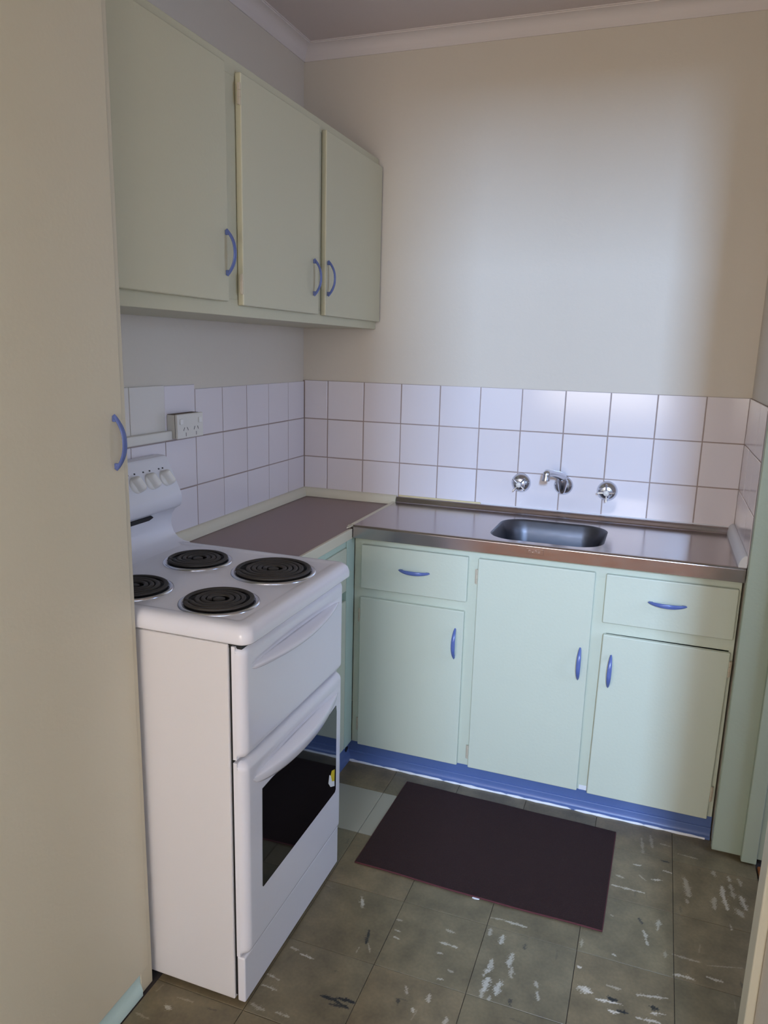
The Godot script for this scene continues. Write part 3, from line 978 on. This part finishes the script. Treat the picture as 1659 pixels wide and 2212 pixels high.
func build_taps() -> void:
	for k in 2:
		var at := Vector3(0.886, 0.996, 0.0055) if k == 0 else Vector3(1.190, 0.992, 0.0055)
		var t := thing("tap", "chrome wall tap left of the spout, its cross handle turned diagonally" if k == 0 else "chrome wall tap right of the spout, its cross handle standing upright", "tap", at)
		var out := Basis(Vector3.RIGHT, PI / 2)      # turns y into z
		var st := begin()
		lathe(st, [Vector2(0.0, 0.0), Vector2(0.0355, 0.0), Vector2(0.0355, 0.003), Vector2(0.033, 0.009), Vector2(0.027, 0.016), Vector2(0.020, 0.021), Vector2(0.0155, 0.0235), Vector2(0.0, 0.0235)], 40, Transform3D(out, Vector3.ZERO))
		part("flange", st.commit(), M.chrome, t)
		st = begin()
		lathe(st, [Vector2(0.012, 0.02), Vector2(0.012, 0.034), Vector2(0.0195, 0.036), Vector2(0.0205, 0.039), Vector2(0.0195, 0.042), Vector2(0.011, 0.044), Vector2(0.0105, 0.054), Vector2(0.009, 0.0565), Vector2(0.0, 0.057)], 28, Transform3D(out, Vector3.ZERO))
		var turn := PI / 4 + 0.1 if k == 0 else 0.06
		for a in 4:
			var dv := Vector3(cos(a * PI / 2 + turn), sin(a * PI / 2 + turn), 0)
			tube(st, [dv * 0.008 + Vector3(0, 0, 0.049), dv * 0.022 + Vector3(0, 0, 0.050), dv * 0.028 + Vector3(0, 0, 0.051), dv * 0.0305 + Vector3(0, 0, 0.0515)], [0.0030, 0.0028, 0.0034, 0.0024], 10, 1.0, Vector3.BACK)
		var h := part("cross_handle", st.commit(), M.chrome, t)
		st = begin()
		lathe(st, [Vector2(0.0085, 0.0565), Vector2(0.008, 0.060), Vector2(0.005, 0.0615), Vector2(0, 0.062)], 20, Transform3D(out, Vector3.ZERO))
		part("button", st.commit(), M.plastic, h)
	var s := thing("spout", "chrome swivel spout on the tiles above the sink bowl, between the taps", "tap spout", Vector3(1.038, 0.999, 0.0055))
	var st2 := begin()
	lathe(st2, [Vector2(0.0, 0.0), Vector2(0.034, 0.0), Vector2(0.034, 0.003), Vector2(0.032, 0.009), Vector2(0.026, 0.015), Vector2(0.018, 0.019), Vector2(0.0, 0.020)], 40, Transform3D(Basis(Vector3.RIGHT, PI / 2), Vector3.ZERO))
	part("flange", st2.commit(), M.chrome, s)
	st2 = begin()
	# bell-shaped body standing on the stub, wider at the top
	lathe(st2, [Vector2(0, -0.024), Vector2(0.006, -0.024), Vector2(0.0105, -0.018), Vector2(0.0145, -0.004), Vector2(0.0175, 0.012), Vector2(0.0185, 0.024), Vector2(0.0145, 0.026), Vector2(0, 0.026)], 28, Transform3D(Basis(), Vector3(0.0, 0.0, 0.034)))
	tube(st2, [Vector3(0, 0.002, 0.012), Vector3(0, 0.002, 0.034)], [0.011], 16)
	part("bell", st2.commit(), M.chrome, s)
	st2 = begin()
	var pts := []
	var b0 := Vector3(0.0, 0.026, 0.034)
	for k in 15:
		var u := k / 14.0
		var lift := 0.034 * sin(minf(u * 1.25, 1.0) * PI / 2) if u < 0.8 else 0.034 - 0.014 * pow((u - 0.8) / 0.2, 1.6)
		var reach: float = smoothstep(0.0, 1.0, clampf(u / 0.88, 0, 1)) * 0.112
		pts.append(b0 + Vector3(-0.40 * reach, lift, 0.92 * reach))
	var last: Vector3 = pts[-1]
	pts.append(last + Vector3(-0.001, -0.008, 0.002))
	pts.append(last + Vector3(-0.001, -0.012, 0.002))
	tube(st2, pts, [0.0155, 0.0155, 0.015, 0.0145, 0.014, 0.0135, 0.013, 0.0125, 0.0125, 0.0125, 0.0125, 0.0125, 0.0125, 0.0125, 0.013, 0.014, 0.014], 18, 1.0, Vector3(0.92, 0, 0.40))
	part("swivel_arm", st2.commit(), M.chrome, s)

# ---------------------------------------------------------------- the stove
func stove_door(z0: float, z1: float, y0: float, y1: float, xb: float, f: float, r: float, hy: float) -> Mesh:
	var st := begin()
	var zs := []
	var ys := []
	for e in [0.0, 0.04, 0.14, 0.3, 0.55, 0.8]:
		zs.append(z0 + e * r)
		ys.append(y0 + e * r)
	for k in 45:
		zs.append(lerpf(z0 + r, z1 - r, k / 44.0))
	for k in 41:
		ys.append(lerpf(y0 + r, y1 - r, k / 40.0))
	for e in [0.8, 0.55, 0.3, 0.14, 0.04, 0.0]:
		zs.append(z1 - e * r)
		ys.append(y1 - e * r)
	var zc := 1.23
	var hw := 0.225
	var at := func(z: float, y: float) -> float:
		var dx := maxf(0.0, r - minf(z - z0, z1 - z))
		var dy := maxf(0.0, r - minf(y - y0, y1 - y))
		var d := minf(r, Vector2(dx, dy).length())
		var x := f - (r - sqrt(maxf(0.0, r * r - d * d)))
		var t := absf(z - zc) / hw
		if t < 1.0:
			var k := 1.0 - t * t
			var lo := hy - 0.006 * k
			var hi := hy + 0.012 + 0.010 * k
			var s := (y - lo) / (hi - lo)
			if s > 0.0 and s < 1.0:
				x -= 0.009 * sqrt(k) * sin(PI * pow(s, 0.8))
		return x
	var w := ys.size()
	var pos := []
	for z in zs:
		for y in ys:
			pos.append(Vector3(at.call(z, y), y, z))
	var nor := []
	for i in zs.size():
		for j in w:
			var a: Vector3 = pos[maxi(i - 1, 0) * w + j]
			var b: Vector3 = pos[mini(i + 1, zs.size() - 1) * w + j]
			var c: Vector3 = pos[i * w + maxi(j - 1, 0)]
			var d: Vector3 = pos[i * w + mini(j + 1, w - 1)]
			var n := (d - c).cross(b - a).normalized()
			nor.append(n if n.x > 0 else -n)
	for i in zs.size() - 1:
		for j in w - 1:
			var a := i * w + j
			quad4(st, pos[a], pos[a + 1], pos[a + w + 1], pos[a + w], nor[a], nor[a + 1], nor[a + w + 1], nor[a + w])
	# sides and back
	var xf := f - r
	for e in [[Vector3(xf, y0, z0), Vector3(xf, y0, z1), Vector3.DOWN], [Vector3(xf, y1, z0), Vector3(xf, y1, z1), Vector3.UP], [Vector3(xf, y0, z0), Vector3(xf, y1, z0), Vector3.FORWARD], [Vector3(xf, y0, z1), Vector3(xf, y1, z1), Vector3.BACK]]:
		var a: Vector3 = e[0]
		var b: Vector3 = e[1]
		quad(st, a, b, Vector3(xb, b.y, b.z), Vector3(xb, a.y, a.z), e[2])
	quad(st, Vector3(xb, y0, z0), Vector3(xb, y1, z0), Vector3(xb, y1, z1), Vector3(xb, y0, z1), Vector3.LEFT)
	return st.commit()

func stove_lip(f: float, hy: float, thick: float, reach: float) -> Mesh:
	var st := begin()
	var rings := []
	for i in 41:
		var t := -1.0 + i / 20.0
		var k := maxf(0.0, 1.0 - t * t)
		var z := 1.23 + 0.226 * t
		var p := reach * k
		var y := hy - 0.006 * k
		var th := thick * sqrt(k)
		var q := sqrt(k)
		rings.append([Vector3(f - 0.012, y + 0.010 * q, z), Vector3(f - 0.004 + p * 0.12, y + 0.0085 * q, z), Vector3(f + p * 0.45, y + 0.005 * q, z), Vector3(f + p * 0.85, y + 0.0015 * q, z), Vector3(f + p, y - 0.002 * q, z), Vector3(f + p * 0.97, y - th * 0.35, z), Vector3(f + p * 0.80, y - th * 0.75 - 0.001, z), Vector3(f + p * 0.45, y - th - 0.002, z), Vector3(f - 0.006, y - th - 0.004, z)])
	skin(st, rings, Vector3.BACK, true, true)
	return st.commit()

func build_stove() -> void:
	var c := thing("stove", "white freestanding electric stove with four coil burners beside the pantry", "stove", Vector3.ZERO)
	var z0 := 0.963
	var z1 := 1.487
	part("body", boxm(Vector3(0.03, 0.010, z0), Vector3(0.560, 0.8685, z1), 0.004, 2), M.enamel_side, c)
	part("seam_shade", boxm(Vector3(0.035, 0.860, z0 + 0.004), Vector3(0.590, 0.876, z1 - 0.004), 0.001), M.dark, c)  # dark box painting the shadow line between hob and body
	part("door_gap_shade", boxm(Vector3(0.55, 0.02, z0 + 0.006), Vector3(0.5685, 0.870, z1 - 0.006), 0.001), M.dark, c)  # black box painting the shade in the gap behind the doors
	for x in [0.07, 0.52]:
		for z in [z0 + 0.04, z1 - 0.04]:
			var ft := begin()
			lathe(ft, [Vector2(0, 0.0005), Vector2(0.014, 0.0005), Vector2(0.014, 0.006), Vector2(0.01, 0.012), Vector2(0, 0.012)], 14, Transform3D(Basis(), Vector3(x, 0, z)))
			part("foot", ft.commit(), M.dark, c)
	part("plinth", boxm(Vector3(0.566, 0.008, z0 + 0.003), Vector3(0.586, 0.125, z1 - 0.002), 0.004, 2), M.enamel, c)
	# upper (grill) door
	var f := 0.597
	var d1 := part("grill_door", stove_door(0.970, 1.4885, 0.613, 0.866, 0.5685, f, 0.020, 0.812), M.enamel, c)
	part("handle", stove_lip(f, 0.812, 0.014, 0.024), M.enamel, d1)
	# oven door with its dark window
	var d2 := part("oven_door", stove_door(0.970, 1.4885, 0.130, 0.606, 0.5685, f, 0.020, 0.556), M.enamel, c)
	part("handle", stove_lip(f, 0.556, 0.036, 0.024), M.enamel, d2)
	var st := begin()
	var win := [Vector2(-1.419, 0.266), Vector2(-1.020, 0.266), Vector2(-1.014, 0.272), Vector2(-1.014, 0.505)]
	for k in 11:
		var t := -0.94 + 1.56 * k / 10.0
		win.append(Vector2(-(1.23 + 0.226 * t), 0.531 - 0.022 * sqrt(1.0 - t * t)))
	win.append(Vector2(-1.418, 0.512))
	win.append(Vector2(-1.421, 0.269))
	prism(st, win, 0.0022, Transform3D(Basis(Vector3.FORWARD, Vector3.UP, Vector3.RIGHT), Vector3(f - 0.001, 0, 0)))
	var glass := part("oven_window", st.commit(), M.glass_black, d2, "dark glass window")
	st = begin()
	prism(st, [Vector2(-1.064, 0.318), Vector2(-1.050, 0.300), Vector2(-1.024, 0.288), Vector2(-1.025, 0.304), Vector2(-1.042, 0.312), Vector2(-1.050, 0.334), Vector2(-1.058, 0.340)], 0.0006, Transform3D(Basis(Vector3.FORWARD, Vector3.UP, Vector3.RIGHT), Vector3(f + 0.0012, 0, 0)))
	var stick := part("sticker", st.commit(), M.white_paint, glass, "torn white and yellow sticker")
	st = begin()
	prism(st, [Vector2(-1.050, 0.334), Vector2(-1.042, 0.312), Vector2(-1.025, 0.304), Vector2(-1.024, 0.338), Vector2(-1.042, 0.344)], 0.0006, Transform3D(Basis(Vector3.FORWARD, Vector3.UP, Vector3.RIGHT), Vector3(f + 0.0012, 0, 0)))
	part("sticker", st.commit(), M.yellow, glass)
	# hob: rounded slab with a shallow well
	st = begin()
	var rings := []
	var hc := Vector2(0.322, 1.2275)
	var hh := Vector2(0.292, 0.2705)
	for e in [[0.012, 0.8735], [0.002, 0.8745], [0.0, 0.8775], [0.0, 0.886], [0.0012, 0.894], [0.0045, 0.902], [0.0095, 0.908], [0.016, 0.9115], [0.024, 0.9125], [0.034, 0.9122], [0.040, 0.9105], [0.046, 0.9095], [0.09, 0.9092]]:
		var ring := []
		for p in rrect(hc.x, hc.y, hh.x - e[0], hh.y - e[0], maxf(0.026 - e[0] * 0.4, 0.012), 7):
			ring.append(Vector3(p.x, e[1], p.y))
		rings.append(ring)
	skin(st, rings, Vector3.UP, true, true)
	part("hob", st.commit(), M.enamel, c)
	# four burners: chrome trim ring, drip bowl, spiral element
	var spots := [[Vector3(0.468, 0.9094, 1.122), 0.106, 5], [Vector3(0.470, 0.9094, 1.374), 0.089, 4], [Vector3(0.246, 0.9094, 1.120), 0.089, 4], [Vector3(0.244, 0.9094, 1.374), 0.089, 4]]
	for s in spots:
		var at: Vector3 = s[0]
		var R: float = s[1]
		st = begin()
		lathe(st, [Vector2(R, 0), Vector2(R - 0.001, 0.003), Vector2(R - 0.005, 0.0045), Vector2(R - 0.010, 0.0035), Vector2(R - 0.0125, -0.0005), Vector2(R - 0.014, -0.004)], 56, Transform3D(Basis(), at))
		var ring := part("burner", st.commit(), M.chrome, c, "coil burner with a chrome trim ring")
		st = begin()
		lathe(st, [Vector2(R - 0.0125, 0.0004), Vector2(R - 0.018, 0.0010), Vector2(R * 0.3, 0.0008), Vector2(0, 0.0008)], 40, Transform3D(Basis(), at))
		part("drip_bowl", st.commit(), M.dark, ring)
		st = begin()
		var pts := []
		var turns: int = s[2]
		var rin := 0.021
		var rout := R - 0.0165
		var steps := turns * 40
		for k in steps + 1:
			var u := float(k) / steps
			var rr := lerpf(rin, rout, u)
			if u > 1.0 - 1.0 / turns:
				rr = rout - (rout - rin) / turns * 0.10 * (1.0 - u) * turns
			var an := TAU * turns * u + 2.4
			pts.append(at + Vector3(cos(an) * rr, 0.0085, sin(an) * rr))
		tube(st, pts, [(rout - rin) / turns * 0.43], 10, 0.72)
		part("coil", st.commit(), M.coil, ring)
		st = begin()
		lathe(st, [Vector2(0, 0.0105), Vector2(0.010, 0.0105), Vector2(0.013, 0.009), Vector2(0.0135, 0.002)], 24, Transform3D(Basis(), at))
		part("centre_cap", st.commit(), M.coil, ring)
	# control panel along the wall: sloping face, lip, vent slot and a sweep down to the hob
	st = begin()
	var prof := [Vector2(0.012, 0.90), Vector2(0.115, 0.90), Vector2(0.112, 0.9095), Vector2(0.092, 0.9125), Vector2(0.074, 0.920), Vector2(0.060, 0.934), Vector2(0.053, 0.952), Vector2(0.052, 0.972), Vector2(0.057, 0.988), Vector2(0.066, 1.002), Vector2(0.0745, 1.0085), Vector2(0.0835, 1.013), Vector2(0.0875, 1.018), Vector2(0.090, 1.028), Vector2(0.0905, 1.044), Vector2(0.0885, 1.053), Vector2(0.085, 1.060), Vector2(0.045, 1.147), Vector2(0.040, 1.153), Vector2(0.031, 1.155), Vector2(0.012, 1.155)]
	prism(st, prof, 0.527, Transform3D(Basis(Vector3.RIGHT, Vector3.UP, Vector3.BACK), Vector3(0, 0, 0.961)), 0.8)
	var panel := part("control_panel", st.commit(), M.enamel, c)
	st = begin()
	var slot := [Vector2(1.062, 1.0005), Vector2(1.075, 0.9925), Vector2(1.375, 0.9925), Vector2(1.388, 1.0005), Vector2(1.375, 1.0075), Vector2(1.075, 1.0075)]
	prism(st, slot, 0.0075, Transform3D(Basis(Vector3.BACK, Vector3(0.55, 0.835, 0).normalized(), Vector3(0.835, -0.55, 0).normalized()), Vector3(0.062, 0.0, 0.0) + Vector3(-0.55, 0.165, 0)))
	part("vent_slot", st.commit(), M.dark, panel)
	var nrm := Vector3(0.087, 0.040, 0).normalized()
	var along := Vector3(-0.040, 0.087, 0).normalized()
	for z in [1.004, 1.067, 1.130, 1.31, 1.37, 1.43]:
		var o := Vector3(0.0685, 1.096, z)
		var xf := Transform3D(Basis(along.cross(nrm), nrm, Vector3.ZERO).orthonormalized() if false else Basis(Vector3.BACK, nrm, Vector3.BACK.cross(nrm)), o)
		st = begin()
		lathe(st, [Vector2(0.0225, 0), Vector2(0.0225, 0.003), Vector2(0.0205, 0.006), Vector2(0.012, 0.008), Vector2(0, 0.008)], 28, xf)
		# grip bar across the disc, leaning with the setting
		var g := xf * Transform3D(Basis(Vector3.UP, 0.35), Vector3.ZERO)
		rings = []
		for e in [[0.0, 0.004], [0.0006, 0.014], [0.002, 0.020], [0.005, 0.0235], [0.008, 0.0245]]:
			var ring := []
			for p in rrect(0, 0, 0.0120 - e[0], 0.0225 - e[0], 0.0105 - e[0], 5):
				ring.append(g * Vector3(p.x, e[1], p.y))
			rings.append(ring)
		skin(st, rings, nrm, true)
		part("knob", st.commit(), M.knob, panel)
	for z in [0.998, 1.015, 1.055, 1.082, 1.118, 1.145]:
		st = begin()
		var q := Vector3(0.0685, 1.096, z) + along * 0.030 + nrm * 0.0003
		rbox(st, Vector3(-0.0012, -0.002, -0.003), Vector3(0.0004, 0.002, 0.003), 0.0003, 1, Transform3D(Basis(nrm, along, Vector3.BACK), q))
		part("setting_mark", st.commit(), M.dark_grey, panel)

func build_outlet() -> void:
	var c := thing("power_outlet", "cream double power outlet on the tiled left wall above the stove", "power outlet", Vector3(0.0055, 1.225, 0.84))
	part("mounting_block", boxm(Vector3(0, -0.034, -0.062), Vector3(0.026, 0.036, 0.062), 0.003, 2), M.plastic, c)
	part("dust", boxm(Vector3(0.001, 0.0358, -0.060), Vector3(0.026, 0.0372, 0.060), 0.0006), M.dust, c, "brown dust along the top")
	var pl := part("face_plate", boxm(Vector3(0.0285, -0.0335, -0.066), Vector3(0.0385, 0.0375, 0.064), 0.003, 2), M.plastic, c)
	part("gap", boxm(Vector3(0.0255, -0.030, -0.060), Vector3(0.029, 0.034, 0.060), 0.0005), M.dark_grey, pl)
	for z in [-0.048, 0.046]:
		part("switch", boxm(Vector3(0.038, 0.008, z - 0.008), Vector3(0.0415, 0.024, z + 0.008), 0.002, 2), M.knob, pl)
	for z in [-0.028, 0.024]:
		for k in 3:
			var sl := part("pin_slot", boxm(Vector3(0.037, -0.0055, -0.0011), Vector3(0.0388, 0.0055, 0.0011), 0.0003), M.dark_grey, pl)
			sl.position = Vector3(0, -0.006 if k < 2 else -0.022, z + (-0.009 if k == 0 else 0.009 if k == 1 else 0.0))
			sl.rotation = Vector3((0.5 if k == 0 else -0.5) if k < 2 else 0.0, 0, 0)
	var d := tag(part("cable_trunking", boxm(Vector3(0.0075, 1.190, 0.905), Vector3(0.026, 1.216, 1.495), 0.003, 2), M.plastic, self), "cream cable trunking running along the left wall to the power outlet", "cable trunking")

func build_mat() -> void:
	var c := thing("floor_mat", "dark maroon rectangular mat on the vinyl floor in front of the sink cabinet", "mat", Vector3.ZERO)
	var q := [Vector3(0.642, 0, 0.494), Vector3(1.334, 0, 0.510), Vector3(1.325, 0, 0.952), Vector3(0.632, 0, 0.942)]
	var st := begin()
	var nx := 48
	var nz := 30
	var pos := []
	for i in nx + 1:
		for j in nz + 1:
			var u := float(i) / nx
			var v := float(j) / nz
			var p: Vector3 = q[0].lerp(q[1], u).lerp(q[3].lerp(q[2], u), v)
			p.z += 0.004 * sin(u * PI) * v - 0.003 * sin(u * 9.0) * v * 0.4
			p.y = 0.0055 + 0.0006 * sin(u * 17.0 + v * 5.0) + 0.0005 * sin(v * 13.0)
			pos.append(p)
	var w := nz + 1
	for i in nx:
		for j in nz:
			var a := i * w + j
			quad(st, pos[a], pos[a + 1], pos[a + w + 1], pos[a + w], Vector3.UP)
	var rim := []
	for i in nx + 1: rim.append(pos[i * w])
	for j in range(1, nz + 1): rim.append(pos[nx * w + j])
	for i in range(nx - 1, -1, -1): rim.append(pos[i * w + nz])
	for j in range(nz - 1, 0, -1): rim.append(pos[j])
	for k in rim.size():
		var a: Vector3 = rim[k]
		var b: Vector3 = rim[(k + 1) % rim.size()]
		var o := (b - a).cross(Vector3.UP).normalized()
		if o.dot(a - Vector3(0.98, a.y, 0.72)) < 0: o = -o
		quad(st, a, b, Vector3(b.x, 0.0006, b.z), Vector3(a.x, 0.0006, a.z), o)
	part("pile", st.commit(), M.mat, c)
	st = begin()
	var loop := []
	for p in rim:
		loop.append(p - Vector3(0, 0.003, 0))
	loop.append(loop[0])
	tube(st, loop, [0.0026], 7)
	part("binding", st.commit(), M.mat_edge, c, "reddish bound edge")
	# a scrap of paper at the front edge of the mat
	st = begin()
	prism(st, [Vector2(-0.010, -0.004), Vector2(-0.002, -0.006), Vector2(0.009, -0.004), Vector2(0.011, 0.002), Vector2(0.003, 0.007), Vector2(-0.007, 0.006)], 0.002, Transform3D(Basis(Vector3.RIGHT, Vector3.FORWARD, Vector3.UP), Vector3(0.993, 0.0008, 0.9535)))
	tag(part("paper_scrap", st.commit(), M.white_paint, self), "tiny white paper scrap at the front edge of the maroon mat", "scrap")
